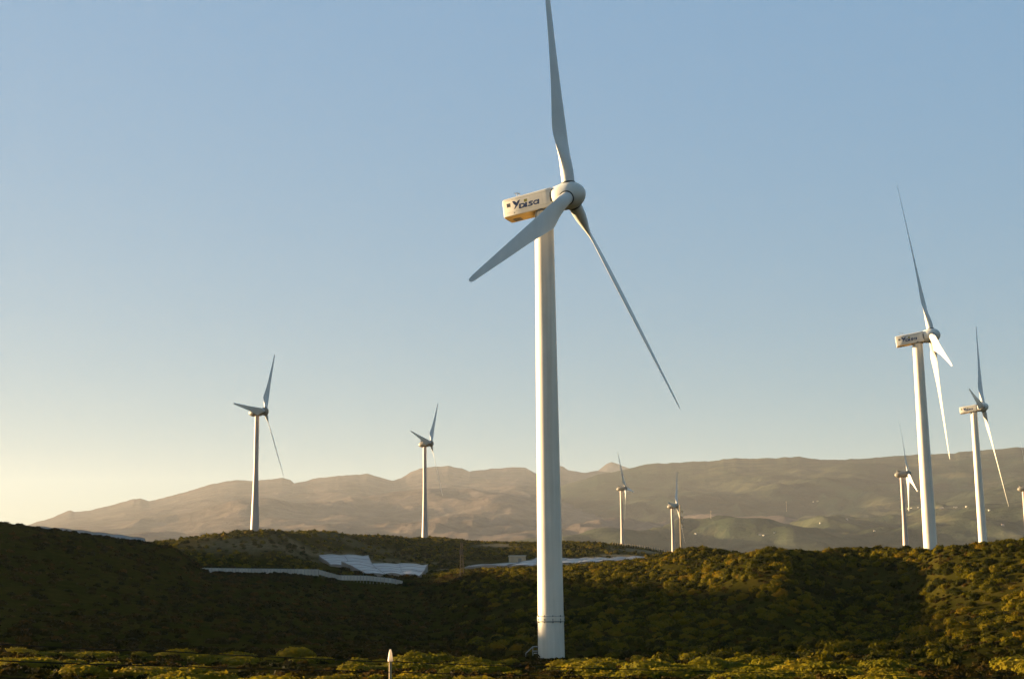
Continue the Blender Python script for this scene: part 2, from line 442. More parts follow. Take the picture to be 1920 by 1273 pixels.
# outer rings, out to the horizon
RO = np.array([1400, 1700, 2200, 3000, 4500, 7500, 11500.0])
zi = ZG[:, -1][:, None]
ZO = zi * np.exp(-(RO[None, :] - 1200) / 150) - 0.0045 * (RO[None, :] - 1200)
Rall = np.concatenate([RG, RO]); Zall = np.concatenate([ZG, ZO], 1)
na, nr = len(AZG) - 1, len(Rall)                      # last azimuth equals the first
V = np.stack([np.sin(AZG[:na])[:, None] * Rall, np.cos(AZG[:na])[:, None] * Rall, Zall[:na]], -1).reshape(-1, 3)
ii, jj = np.meshgrid(np.arange(na), np.arange(nr - 1), indexing='ij')
i2 = (ii + 1) % na
F = np.stack([ii * nr + jj, ii * nr + jj + 1, i2 * nr + jj + 1, i2 * nr + jj], -1).reshape(-1, 4)
bareall = np.concatenate([bare[:na], np.zeros((na, len(RO)))], 1).ravel()
cen = len(V)
V = np.vstack([V, [[0, 0, -1.5]]])
Fc = np.stack([np.arange(na) * nr, ((np.arange(na) + 1) % na) * nr, np.full(na, cen), np.full(na, cen)], -1)
gm = quads_mesh('ground', V, F, {'bare': np.append(bareall, 0)}, smooth=True)
tag(link('ground', gm, M['ground']), 'dark scrub covered hillsides around the shaded valley', kind='structure')

# ------------------------------------------------------------------ mountains
def mountain(name, sky_pts, Dfun, r0, y0, mat, seed, spur, azr, label, bares=()):
    xs = [p[0] for p in sky_pts]; ys = [p[1] for p in sky_pts]
    az = np.arange(R(azr[0]), R(azr[1]), R(0.055))
    # photo x of every azimuth near the skyline
    xq = np.array([IW / 2 + FPX * math.tan(a_) * 0.985 for a_ in az])
    for _ in range(6):
        yq = np.interp(xq, xs, ys)
        cur = np.array([math.atan2(*(ray(x, y)[:2])) for x, y in zip(xq, yq)])
        xq = xq + (az - cur) * FPX
    yq = np.interp(xq, xs, ys) + 1.6 * fbm(xq / 14, xq * 0, 3, seed)
    zc_e = np.array([ray(x, y)[2] for x, y in zip(xq, yq)])
    ker = np.exp(-0.5 * (np.arange(-40, 41) / 14.0) ** 2); ker /= ker.sum()
    zs_e = np.convolve(np.pad(zc_e, 40, mode='edge'), ker, 'valid')
    z0_e = np.array([ray(x, y0)[2] for x in xq])
    D = Dfun(xq)
    tt = np.concatenate([np.linspace(-0.06, 1, 170), np.linspace(1.02, 1.7, 14)])
    r = r0 + tt[None, :] * (D - r0)[:, None]
    zc = zs_e * D; zb = z0_e * r0; crest = (zc_e - zs_e) * D
    MS = 2.85
    t = np.clip(tt, 0, 1)[None, :]
    X = np.sin(az)[:, None] * r / MS; Y = np.cos(az)[:, None] * r / MS
    z = zb[:, None] + (zc - zb)[:, None] * (0.55 * t + 0.45 * t ** 1.8)
    en = np.clip(t, 0, 1) ** 0.6 * (1 - np.clip(t, 0, 1)) ** 1.15 * 1.75
    low = np.clip(1 - t * 1.7, 0, 1) * np.clip(t * 8, 0, 1)
    hh = np.clip((zc - zb) / (220.0 * MS), 0.12, 1.3)[:, None]
    sk = 0.35 * r
    n1 = ridged((X + 0.25 * Y) / 520, (Y - 0.2 * X) / 900, 5, seed)
    n2 = fbm(X / 170, Y / 230, 5, seed + 7)
    z = z + crest[:, None] * np.clip((t - 0.55) / 0.45, 0, 1) ** 2.5
    spur = spur * MS
    z = z + spur * hh * en * (n1 - 0.25) + spur * 0.48 * hh * en * n2 + 17 * MS * low * np.clip(hh, 0.5, 1.3) * (ridged(X / 150, Y / 210, 5, seed + 3))
    back = np.clip(tt - 1, 0, 1)[None, :]
    z = z - back * 1.2 * (zc - zb)[:, None]
    z[:, 0] -= 200
    rise = np.clip(t + 0.18 * fbm(X / 300, Y / 300, 4, seed + 4), 0, 1) * np.ones_like(z)
    br = np.clip((n1 - 0.42) * 1.6, 0, 0.5) * np.clip(1.3 - 1.6 * t, 0.12, 1) * np.clip(0.6 + 1.2 * fbm(X / 120, Y / 120, 3, 77), 0, 1)
    for (bx, by, wx, wy, s) in bares:
        P = np.stack([X * MS, Y * MS, z], -1); d = P @ CF
        px = IW / 2 + FPX * (P @ CR) / d; py = IH / 2 - FPX * (P @ CU) / d
        br = np.maximum(br, s * np.clip(1.5 - 1.3 * np.hypot((px - bx) / wx, (py - by) / wy) + 0.8 * fbm(X / 40, Y / 40, 3, 31), 0, 1))
    nA, nB = z.shape
    Vv = np.stack([X * MS, Y * MS, z], -1).reshape(-1, 3)
    i, j = np.meshgrid(np.arange(nA - 1), np.arange(nB - 1), indexing='ij')
    Ff = np.stack([i * nB + j, i * nB + j + 1, (i + 1) * nB + j + 1, (i + 1) * nB + j], -1).reshape(-1, 4)
    me = quads_mesh(name, Vv, Ff, {'rise': rise.ravel(), 'bare': br.ravel()}, smooth=True)
    o = link(name, me, mat)
    tag(o, label, kind='structure')
    return az, r, z

mountain('mountain_range', [(-700, 1060), (-200, 1035), (0, 1002), (50, 984), (100, 969), (132, 956), (141, 960), (165, 957), (200, 949), (250, 935), (262, 934), (280, 939), (330, 927),
   (400, 906), (445, 900), (475, 902), (530, 896), (544, 899), (552, 906), (585, 898), (640, 891), (690, 888), (735, 901), (752, 896), (770, 884), (790, 877), (840, 873), (858, 876), (880, 884),
   (925, 878), (965, 876), (985, 877), (1005, 887), (1030, 888), (1048, 872), (1056, 874), (1065, 881), (1100, 886), (1118, 883), (1150, 885), (1300, 890), (1500, 930), (1700, 1000)],
   lambda x: np.interp(x, [-700, 200, 900, 1500], [7800, 8400, 9100, 9700]), 3450, 1044, M['mount_far'], 11, 62, (-34, 16),
   'hazy tan mountain range along the left horizon')
mountain('distant_peak', [(1000, 960), (1060, 905), (1105, 890), (1122, 881), (1138, 868), (1147, 865), (1160, 870), (1185, 880), (1230, 900), (1320, 960)],
   lambda x: 11000 + 0 * x, 10000, 960, M['mount_far'], 5, 20, (0.5, 8), 'small blue grey peak behind the ridge')
mountain('green_mountain', [(500, 1050), (700, 1020), (850, 985), (950, 950), (1050, 912), (1120, 890), (1180, 878), (1215, 870), (1290, 866), (1340, 863), (1380, 858), (1420, 860), (1500, 856),
   (1525, 860), (1550, 862), (1620, 860), (1720, 852), (1790, 849), (1800, 846), (1860, 842), (1920, 838), (2100, 830), (2400, 850), (2800, 950)],
   lambda x: np.interp(x, [500, 900, 1300, 1900, 2800], [6600, 7200, 7500, 7200, 6900]), 3000, 1048, M['mount_near'], 29, 125, (-10, 36),
   'broad green mountain with dry foothills along the right horizon',
   [(1650, 948, 40, 22, .4), (1580, 975, 60, 10, .3), (1740, 975, 60, 16, .35), (1480, 980, 40, 5, .35), (1560, 1003, 60, 6, .5), (1790, 890, 40, 5, .4), (1850, 905, 40, 6, .4),
    (1900, 1000, 50, 10, .6), (1210, 990, 60, 8, .3), (1330, 1000, 50, 8, .4), (1330, 890, 40, 8, .3), (1720, 870, 60, 7, .35), (1300, 960, 60, 6, .3), (1760, 952, 75, 1.6, 1.0), (1700, 953.5, 30, 1.2, .9)])

# ------------------------------------------------------------------ shrubs
def shrub_arrays(seed, nleaf, flat_=0.62, size=0.13, hull=(12, 4), lobes=7):
    g = np.random.default_rng(seed)
    lc = g.normal(size=(lobes, 3)); lc[:, 2] = np.abs(lc[:, 2]) * 0.7 + 0.1
    lc /= np.linalg.norm(lc, axis=1)[:, None]
    def rad(dv):
        d = dv @ lc.T
        return 0.74 + 0.30 * np.max(np.exp(9 * (d - 1)), axis=1)
    def place(dv, s=1.0):
        p = dv * rad(dv)[:, None] * s
        p[:, 2] *= flat_
        return p
    dv = g.normal(size=(nleaf, 3)); dv[:, 2] = np.abs(dv[:, 2]) - 0.05
    dv /= np.linalg.norm(dv, axis=1)[:, None]
    c = place(dv, g.uniform(0.86, 1.04, nleaf)[:, None] if False else 1.0) * g.uniform(0.86, 1.05, nleaf)[:, None]
    nrm = dv + 0.34 * g.normal(size=(nleaf, 3))
    nrm /= np.linalg.norm(nrm, axis=1)[:, None]
    t1 = np.cross(nrm, g.normal(size=(nleaf, 3))); t1 /= np.linalg.norm(t1, axis=1)[:, None]
    t2 = np.cross(nrm, t1)
    s = size * g.uniform(0.6, 1.35, nleaf)[:, None]
    V = np.stack([c + t1 * s, c + t2 * s * 0.6, c - t1 * s, c - t2 * s * 0.6], 1).reshape(-1, 3)
    F = np.arange(nleaf * 4).reshape(-1, 4)
    tl = np.repeat(g.uniform(-0.16, 0.16, nleaf), 4)
    na_, nb_ = hull
    th = np.linspace(0, 2 * np.pi, na_, endpoint=False); ph = np.concatenate([[-0.25], np.linspace(0.1, np.pi / 2 * 0.96, nb_)])
    dd = np.array([[math.cos(a_) * math.cos(b_), math.sin(a_) * math.cos(b_), math.sin(b_)] for b_ in ph for a_ in th])
    hv = place(dd) * 0.88
    n0 = len(V); nb = len(ph)
    hf = [(n0 + i * na_ + k, n0 + i * na_ + (k + 1) % na_, n0 + (i + 1) * na_ + (k + 1) % na_, n0 + (i + 1) * na_ + k) for i in range(nb - 1) for k in range(na_)]
    V = np.vstack([V, hv]); F = np.vstack([F, np.array(hf)])
    tl = np.concatenate([tl, np.full(len(hv), -0.08)])
    return V, F, tl

def scatter(name, variants, pos, rad, tint, mat, label, sq=None):
    """all plants of one cover as a single object"""
    Vs, Fs, Ts = [], [], []; off = 0
    vi = rng.integers(0, len(variants), len(pos)); yaw = rng.uniform(0, 2 * np.pi, len(pos))
    for k, (v, f, tl) in enumerate(variants):
        I = np.where(vi == k)[0]
        if not len(I): continue
        c, s = np.cos(yaw[I])[:, None], np.sin(yaw[I])[:, None]
        x = (v[:, 0] * c - v[:, 1] * s) * rad[I][:, None] + pos[I, 0][:, None]
        y = (v[:, 0] * s + v[:, 1] * c) * rad[I][:, None] + pos[I, 1][:, None]
        hz = rad[I] * (rng.uniform(0.75, 1.2, len(I)) if sq is None else sq)
        z = v[:, 2][None, :] * hz[:, None] + pos[I, 2][:, None]
        Vs.append(np.stack([x, y, z], -1).reshape(-1, 3))
        Fs.append((f[None] + (np.arange(len(I)) * len(v))[:, None, None]).reshape(-1, 4) + off)
        Ts.append((tl[None, :] + tint[I][:, None]).ravel())
        off += len(I) * len(v)
    me = quads_mesh(name, np.vstack(Vs), np.vstack(Fs), {'tint': np.clip(np.concatenate(Ts), 0, 1)})
    o = link(name, me, mat)
    tag(o, label, kind='stuff')
    return o

def jitter(d0, d1, step, a0=-24.5, a1=24.5, grow=0.0):
    """jittered points over a sector of the view"""
    w = d1 * math.tan(R(26))
    xs = np.arange(-w, w, step); ys = np.arange(d0 * 0.88, d1, step)
    X, Y = np.meshgrid(xs, ys); X = X + rng.uniform(-.5, .5, X.shape) * step; Y = Y + rng.uniform(-.5, .5, Y.shape) * step
    X, Y = X.ravel(), Y.ravel()
    r = np.hypot(X, Y); a_ = np.degrees(np.arctan2(X, Y))
    k_ = (r > d0) & (r < d1) & (a_ > a0) & (a_ < a1)
    return X[k_], Y[k_]

def pxx(X, Y): return IW / 2 + FPX * np.arctan2(X, Y) * 1.0

# right hill and the rise behind the turbine: close packed domes
hv = [shrub_arrays(100 + k_, 130, 0.78, 0.15, (9, 3), 4) for k_ in range(7)]
X, Y = jitter(92, 330, 1.5, -3.5, 24.5)
rr = np.hypot(X, Y); az = np.degrees(np.arctan2(X, Y))
pn = fbm(X / 12, Y / 12, 3, 41)
base_c = gpt(1033, 118)
dens = np.clip((az + 2.5) / 3.0, 0, 1) * np.where(rr < 285, 1, 0.35) * np.clip((rr - 90) / 30, 0.35, 1)
dens = dens * np.where((rr < 125) & (np.abs(X - base_c[0]) < 4), 0.0, 1)
kx = rng.uniform(0, 1, len(X)) < dens * (0.62 + 0.45 * pn)
# nothing grows through the greenhouses
GH_ZONES = [(595, 805, 353, 420), (868, 1222, 355, 440), (30, 320, 300, 350), (345, 775, 298, 335), (945, 990, 392, 412)]
def clear(X, Y):
    x = pxx(X, Y) ; r = np.hypot(X, Y); ok = np.ones(len(X), bool)
    for a0, a1, d0, d1 in GH_ZONES: ok &= ~((x > a0) & (x < a1) & (r > d0) & (r < d1))
    return ok
kx &= clear(X, Y)
X, Y = X[kx], Y[kx]
pos = np.stack([X, Y, height(X, Y) - 0.05], -1)
tint = np.clip(0.49 + 0.25 * fbm(X / 25, Y / 25, 2, 50) + rng.normal(0, 0.24, len(X)), 0.0, 1)
scatter('hill_shrubs', hv, pos, rng.uniform(0.5, 1.15, len(X)) * (0.95 + 0.3 * fbm(X / 18, Y / 18, 2, 44)), tint, M['shrub'], 'close packed rounded shrubs over the right hill')

# low growth between the domes
uv = [shrub_arrays(500 + k_, 26, 0.7, 0.34, (6, 2), 5) for k_ in range(6)]
X, Y = jitter(44, 300, 1.15, -24.0, 24.5)
rr = np.hypot(X, Y); az = np.degrees(np.arctan2(X, Y))
kx = rng.uniform(0, 1, len(X)) < np.where(rr < 118, 0.75, np.clip((az + 3.5) / 3, 0, 1) * 0.45)
kx &= clear(X, Y) & ~((np.abs(rr - 118) < 4) & (np.abs(X - base_c[0]) < 2.2))
X, Y = X[kx], Y[kx]; rr = rr[kx]
pos = np.stack([X, Y, height(X, Y) - 0.03], -1)
tint = np.clip(0.42 + 0.3 * fbm(X / 9, Y / 9, 2, 52) + rng.normal(0, 0.22, len(X)), 0.0, 1)
scatter('undergrowth', uv, pos, rng.uniform(0.18, 0.5, len(X)), tint, M['scrub'], 'low dry growth between the rounded shrubs')

# left hill: low rough scrub
lv = [shrub_arrays(200 + k_, 34, 0.6, 0.3, (6, 2), 5) for k_ in range(6)]
X, Y = jitter(95, 345, 1.5, -24.5, 1.5)
rr = np.hypot(X, Y); az = np.degrees(np.arctan2(X, Y))
kx = rng.uniform(0, 1, len(X)) < 0.62 * np.clip((1.5 - az) / 4.0, 0, 1) * (0.75 + 0.7 * fbm(X / 10, Y / 10, 3, 61)) * np.clip((rr - 95) / 25, 0.2, 1)
kx &= clear(X, Y)
X, Y = X[kx], Y[kx]
pos = np.stack([X, Y, height(X, Y) - 0.04], -1)
rad_l = rng.uniform(0.25, 0.8, len(X))
wx = rng.uniform(330, 790, 260); wd = np.interp(wx, [340, 600, 640, 700, 790], [295, 304, 302, 306, 314]) - np.abs(rng.normal(0, 3.5, 260)) - 0.5
wp = np.array([gpt(a_, b_) for a_, b_ in zip(wx, wd)]); wn = fbm(wx / 22, wx * 0, 3, 66)
wk = wn > -0.15; wp = wp[wk]
X, Y = np.concatenate([X, wp[:, 0]]), np.concatenate([Y, wp[:, 1]])
rad_l = np.concatenate([rad_l, rng.uniform(0.5, 1.05, len(wp))])
pos = np.vstack([pos, wp])
wx = rng.uniform(640, 805, 150); wd = np.interp(wx, [640, 690, 805], [380, 354, 350]) - rng.uniform(-2, 9, 150)
wp = np.array([gpt(a_, b_) for a_, b_ in zip(wx, wd)]); wk = fbm(wx / 16, wx * 0, 3, 68) > -0.1; wp = wp[wk]
X, Y = np.concatenate([X, wp[:, 0]]), np.concatenate([Y, wp[:, 1]])
rad_l = np.concatenate([rad_l, rng.uniform(0.6, 1.5, len(wp))]); pos = np.vstack([pos, wp])
tint = np.clip(0.42 + 0.3 * fbm(X / 15, Y / 15, 2, 70) + rng.normal(0, 0.22, len(X)), 0.0, 1)
scatter('hillside_scrub', lv, pos, rad_l, tint, M['scrub'], 'low brown green scrub over the shaded left hillside')

# hills beyond the valley
fv = [shrub_arrays(300 + k_, 20, 0.7, 0.42, (6, 2), 5) for k_ in range(5)]
X, Y = jitter(345, 680, 2.3)
kx = rng.uniform(0, 1, len(X)) < 0.6 + 0.5 * fbm(X / 14, Y / 14, 3, 81)
kx &= clear(X, Y)
a_i = np.clip(np.searchsorted(AZG, np.arctan2(X, Y)), 0, len(AZG) - 1); r_j = np.clip(np.searchsorted(RG, np.hypot(X, Y)), 0, NR - 1)
kx &= bare[a_i, r_j] < rng.uniform(0.1, 0.7, len(X))
X, Y = X[kx], Y[kx]
pos = np.stack([X, Y, height(X, Y) - 0.05], -1)
tint = np.clip(0.45 + 0.3 * fbm(X / 30, Y / 30, 2, 90) + rng.normal(0, 0.2, len(X)), 0.0, 1)
scatter('distant_scrub', fv, pos, rng.uniform(0.5, 1.25, len(X)), tint, M['shrub'], 'olive scrub over the sunlit hills beyond the valley')

# foreground shrubs along the bottom of the picture: each one an object
fgm = []
for k_ in range(9):
    v, f, tl = shrub_arrays(400 + k_, 620, [0.55, 0.62, 0.5][k_ % 3], 0.085, (14, 5), 9)
    tn = [0.25, 0.34, 0.42, 0.5, 0.58, 0.3, 0.66, 0.4, 0.48][k_]
    fgm.append(quads_mesh('shrub', v, f, {'tint': np.clip(tl + tn, 0, 1)}))
    fgm[-1].materials.append(M['fg_shrub'])
cand = []
X, Y = jitter(50, 112, 1.15, -21.5, 21.5)
P = np.stack([X, Y, height(X, Y)], -1)
px, py = to_px(P)
nz = fbm(X / 5.5, Y / 9, 3, 131)
for k_ in rng.permutation(len(X)):
    x_, y_, d_ = px[k_], py[k_], math.hypot(X[k_], Y[k_])
    if not (-40 < x_ < 1960) or y_ > 1320: continue
    top = 1222 + (x_ > 560) * 16 + 8 * (x_ > 1500)
    if y_ < top: continue
    if d_ > 100 and abs(x_ - 1033) < 60: continue
    if nz[k_] < 0.10: continue
    if x_ > 1720 and rng.uniform() < 0.75: continue
    rad_ = float(rng.choice([rng.uniform(0.4, 0.8), rng.uniform(0.8, 1.5)])) * (1.0 + 0.25 * nz[k_])
    if any((X[k_] - c[0]) ** 2 + (Y[k_] - c[1]) ** 2 < (0.62 * (rad_ + c[2])) ** 2 for c in cand): continue
    cand.append((X[k_], Y[k_], rad_, x_))
    if len(cand) >= 285: break
for (x_, y_, r_, p_) in cand:
    o = bpy.data.objects.new('rounded_shrub', fgm[int(rng.integers(0, 9))])
    COL.objects.link(o)
    o.location = (x_, y_, float(height(x_, y_)) - 0.05)
    o.rotation_euler = (0, 0, float(rng.uniform(0, 6.28)))
    s_ = r_ * 1.05
    o.scale = (s_ * float(rng.uniform(0.95, 1.3)), s_, s_ * float(rng.uniform(0.65, 0.95)))
    if p_ < 700: lab, gr = 'low rounded green shrub in the foreground, left of the white-capped post', 'foreground shrubs left of the white-capped post'
    elif p_ < 1033: lab, gr = 'low rounded green shrub in the foreground, between the white-capped post and the tallest tower', 'foreground shrubs between the post and the tallest tower'
    elif p_ < 1480: lab, gr = 'low rounded golden green shrub in the foreground, just right of the tallest tower', 'foreground shrubs just right of the tallest tower'
    else: lab, gr = 'low rounded shrub in the foreground, towards the bottom right corner', 'foreground shrubs towards the bottom right corner'
    tag(o, lab, 'shrub', gr)

# ------------------------------------------------------------------ wind turbines
def circle(r, z, n=40): return [(r * math.cos(2 * math.pi * k_ / n), r * math.sin(2 * math.pi * k_ / n), z) for k_ in range(n)]

def blade_mesh(Rr, cmax, root_r, name='blade', pitch=0.5):
    """span along +Z, leading edge +Y, upwind +X"""
    n = 20; rings = []
    for s in np.concatenate([np.linspace(0, 0.22, 12), np.linspace(0.26, 0.96, 22), [0.98, 0.992, 1.0]]):
        z = root_r * 0.9 + (Rr - root_r * 0.9) * s
        cr = 2 * root_r
        rf = z / Rr
        u = min(1, max(0, (rf - 0.055) / 0.145)); u = u * u * (3 - 2 * u)
        ch_air = cmax * float(np.interp(rf, [0, 0.21, 0.34, 0.48, 0.66, 0.88, 0.965, 0.985, 0.996, 1.0], [1, 1, 0.80, 0.615, 0.46, 0.27, 0.20, 0.16, 0.09, 0.02]))
        ch = cr * (1 - u) + ch_air * u
        th = 1.0 * (1 - u) + (0.27 - 0.08 * s) * u           # relative thickness
        le = 0.5 * (1 - u) + 0.28 * u                        # leading edge share in front of the axis
        be = R(pitch + float(np.interp(rf, [0, 0.22, 0.35, 0.48, 0.66, 1], [16, 14.5, 9.5, 6.5, 4.5, 3])))
        bend = 0.0
        ring = []
        for k_ in range(n):
            a_ = 2 * math.pi * k_ / n
            xx = 0.5 - 0.5 * math.cos(a_)                     # 0 at leading edge, 1 at trailing
            if u < 1:
                yc = 0.5 * math.sin(a_)
            yy = 0.5 * math.sin(a_)
            air = math.copysign(1, math.sin(a_)) * 2.6 * (0.2969 * math.sqrt(xx) - 0.126 * xx - 0.3516 * xx ** 2 + 0.2843 * xx ** 3 - 0.1036 * xx ** 4) * 0.5 * 0.77 if abs(math.sin(a_)) > 1e-6 else 0
            t_ = (yy * (1 - u) + (air * 1.0) * u * 1.0)
            y_ = (le - xx) * ch
            x_ = t_ * ch * (th if u > 0 else 1) * (1 if u < 1 else 1.3)
            yr = y_ * math.cos(be) - x_ * math.sin(be)
            xr = y_ * math.sin(be) + x_ * math.cos(be)
            ring.append((xr + bend, yr, z))
        rings.append(ring)
    mb = MB(); mb.rings(rings)
    return mb.mesh(name, smooth=True, angle=60)

def lathe_x(prof, n=32, sy=1.0, sz=1.0):
    return [[(x, r * sy * math.cos(2 * math.pi * k_ / n), r * sz * math.sin(2 * math.pi * k_ / n)) for k_ in range(n)] for x, r in prof]

def stroke(mb, pts, w, y0, y1, close=False):
    """flat ribbon lettering stroke in XZ, between two Y depths"""
    pts = [Vector((p[0], p[1])) for p in pts]; n = len(pts); L, Rt = [], []
    for i in range(n):
        a_ = pts[i - 1] if (i > 0 or close) else pts[i]; b_ = pts[(i + 1) % n] if (i < n - 1 or close) else pts[i]
        d = (b_ - a_).normalized(); nn = Vector((-d.y, d.x))
        ww = w[i] if isinstance(w, (list, tuple)) else w
        L.append(pts[i] + nn * ww / 2); Rt.append(pts[i] - nn * ww / 2)
    for i in range(n if close else n - 1):
        j = (i + 1) % n
        c = [L[i], L[j], Rt[j], Rt[i]]
        vs = [(p.x, y0, p.y) for p in c] + [(p.x, y1, p.y) for p in c]
        mb.add(vs, [(3, 2, 1, 0), (4, 5, 6, 7), (0, 1, 5, 4), (1, 2, 6, 5), (2, 3, 7, 6), (3, 0, 4, 7)])

def poly(mb, pts, y0, y1):
    n = len(pts)
    vs = [(p[0], y0, p[1]) for p in pts] + [(p[0], y1, p[1]) for p in pts]
    mb.add(vs, [tuple(range(n - 1, -1, -1)), tuple(range(n, 2 * n))] + [(i, (i + 1) % n, n + (i + 1) % n, n + i) for i in range(n)])

# --- shared meshes of the lettered type (local frame of the nacelle: origin at the hub, X along the shaft to the front)
XR, XF, WN, ZT, ZB = -5.87, -1.35, 0.93, 0.86, -0.86
def nacelle_mesh():
    rings = []
    for x, k_, t, bdrop in [(XR, 0.93, 0.80, 0.0), (XR + 0.12, 1.0, 0.86, 0.0), (XR + 1.6, 1.0, 0.88, 0), (-2.6, 1.0, 0.90, 0), (-1.9, 0.99, 0.92, 0), (XF - 0.1, 0.97, 0.93, 0.02), (XF, 0.93, 0.90, 0.04)]:
        w = WN * k_; zb = ZB + bdrop; zt = t
        c = 0.24
        rings.append([(x, -w, zb + 0.06), (x, -w + 0.06, zb), (x, w - 0.06, zb), (x, w, zb + 0.06), (x, w, zt - c), (x, w - 0.07, zt - c * 0.45), (x, w - c, zt - 0.02), (x, w - 2 * c, zt),
                      (x, -w + 2 * c, zt), (x, -w + c, zt - 0.02), (x, -w + 0.07, zt - c * 0.45), (x, -w, zt - c)])
    mb = MB(); mb.rings(rings)
    return mb.mesh('nacelle', smooth=True, angle=30)

YS = -WN - 0.004                       # outer face towards the camera (local -Y)
def letters_mesh():
    mb = MB(); y0, y1 = YS - 0.012, YS + 0.03
    sh = 0.16
    def T(pts, ox): return [(XR + ox + (p[0] * 1.28 + sh * p[1]), -0.36 + p[1]) for p in pts]
    h = 0.42; w = 0.105
    stroke(mb, T([(0.08, 0.0), (0.08, h)], 1.46), 0.17, y0, y1)                                   # D
    arc = [(0.10, h - w / 2), (0.22, h - w / 2)] + [(0.22 + 0.19 * math.sin(t), h / 2 + (h / 2 - w / 2) * math.cos(t)) for t in np.linspace(0.15, math.pi - 0.15, 9)] + [(0.22, w / 2), (0.10, w / 2)]
    stroke(mb, T(arc, 1.46), [w, w] + [w + 0.07 * math.sin(t) for t in np.linspace(0.1, 3.04, 9)] + [w, w], y0 - 0.002, y1)
    stroke(mb, T([(0.09, 0.0), (0.09, h)], 2.02), 0.18, y0, y1)                                   # dotless i with a foot
    stroke(mb, T([(-0.01, 0.05), (0.2, 0.05)], 2.02), 0.10, y0 - 0.002, y1)
    spts = [(0.36, h - 0.06), (0.30, h - 0.05), (0.18, h - 0.05), (0.09, h - 0.09), (0.09, h - 0.15), (0.17, h - 0.185), (0.27, h - 0.225), (0.34, 0.13), (0.32, 0.075), (0.22, 0.055), (0.12, 0.055), (0.02, 0.07)]
    stroke(mb, T(spts, 2.30), 0.125, y0, y1)                                                      # s
    bowl = [(0.20 + 0.155 * math.cos(t), h / 2 + 0.15 * math.sin(t)) for t in np.linspace(0, 2 * math.pi, 16, endpoint=False)]
    stroke(mb, T(bowl, 2.80), 0.115, y0, y1, close=True)                                          # a: bowl and stem
    stroke(mb, T([(0.38, 0.0), (0.38, h)], 2.80), 0.16, y0 - 0.002, y1)
    return mb.mesh('lettering')
def dot_mesh():
    mb = MB(); x0 = XR + 2.0
    poly(mb, [(x0, 0.12), (x0 + 0.30, 0.12), (x0 + 0.33, 0.36), (x0 + 0.03, 0.36)], YS - 0.012, YS + 0.03)
    return mb.mesh('letter_dot')
def bird_mesh():
    mb = MB(); o = XR + 0.95; y0, y1 = YS - 0.012, YS + 0.03
    def T(p): return [(o + a_ * 0.72, -0.26 + b_ * 0.72) for a_, b_ in p]
    poly(mb, T([(0.30, 0.40), (0.14, 0.60), (0.04, 0.78), (0.0, 0.97), (0.16, 0.96), (0.32, 0.90), (0.45, 0.78), (0.54, 0.62), (0.54, 0.40)]), y0, y1)       # left wing
    poly(mb, T([(0.42, 0.34), (0.50, 0.60), (0.60, 0.78), (0.76, 0.90), (1.04, 0.95), (0.92, 0.78), (0.86, 0.62), (0.66, 0.40)]), y0 - 0.002, y1)   # right wing
    poly(mb, T([(0.60, 0.52), (0.72, 0.44), (0.66, 0.36), (0.46, 0.18), (0.22, -0.02), (0.10, -0.06), (0.20, 0.12), (0.34, 0.34), (0.48, 0.46)]), y0 - 0.004, y1)   # body and tail
    return mb.mesh('bird_emblem')
def seams_mesh():
    mb = MB()
    for s_ in (-1, 1):
        mb.box(((XR + XF) / 2 + 0.05, s_ * (WN + 0.001), 0.58), (XF - XR - 0.5, 0.012, 0.022))
        mb.box(((XR + XF) / 2 + 0.05, s_ * (WN + 0.001), -0.52), (XF - XR - 0.5, 0.012, 0.018))
        for x in (XR + 1.2, XR + 2.6, XR + 3.7): mb.box((x, s_ * (WN + 0.001), 0.03), (0.012, 0.010, 1.08))
    return mb.mesh('panel_joint')
def vent_mesh():
    mb = MB()
    for k_ in range(5): mb.box((XR + 0.57, YS + 0.004, 0.02 + 0.065 * k_), (0.32, 0.03, 0.045))
    mb.box((XR + 0.57, YS + 0.012, 0.15), (0.35, 0.024, 0.34))
    mb.box((XR + 1.02, YS + 0.006, -0.62), (0.13, 0.02, 0.09))
    return mb.mesh('vent')
def hatch_mesh():
    mb = MB(); mb.box((XR + 0.85, 0.25, ZB - 0.01), (0.7, 0.75, 0.05)); mb.box((XR + 0.85, 0.25, ZB - 0.045), (0.5, 0.5, 0.03))
    return mb.mesh('floor_hatch')
def mast_mesh():
    mb = MB()
    mb.tube((XR + 0.95, 0.3, 0.8), (XR + 0.95, 0.3, 1.52), 0.022)
    mb.tube((XR + 1.35, -0.1, 0.8), (XR + 1.35, -0.1, 1.22), 0.03)
    mb.box((XR + 1.35, -0.1, 1.24), (0.22, 0.05, 0.06)); mb.box((XR + 1.28, -0.1, 1.3), (0.05, 0.03, 0.14))
    for t in (0, 2.1, 4.2):
        mb.tube((XR + 0.95, 0.3, 1.5), (XR + 0.95 + 0.12 * math.cos(t), 0.3 + 0.12 * math.sin(t), 1.5), 0.012)
        mb.box((XR + 0.95 + 0.13 * math.cos(t), 0.3 + 0.13 * math.sin(t), 1.5), (0.07, 0.07, 0.07))
    return mb.mesh('weather_mast')
def spinner_mesh():
    prof_ = [(-1.32, 0.95), (-1.25, 1.04), (-0.6, 1.15), (0.0, 1.17), (0.45, 1.12), (0.80, 0.98), (1.08, 0.76), (1.27, 0.52), (1.38, 0.28), (1.42, 0.10), (1.425, 0.02)]
    mb = MB(); mb.rings(lathe_x(prof_)); return mb.mesh('spinner', smooth=True, angle=50)
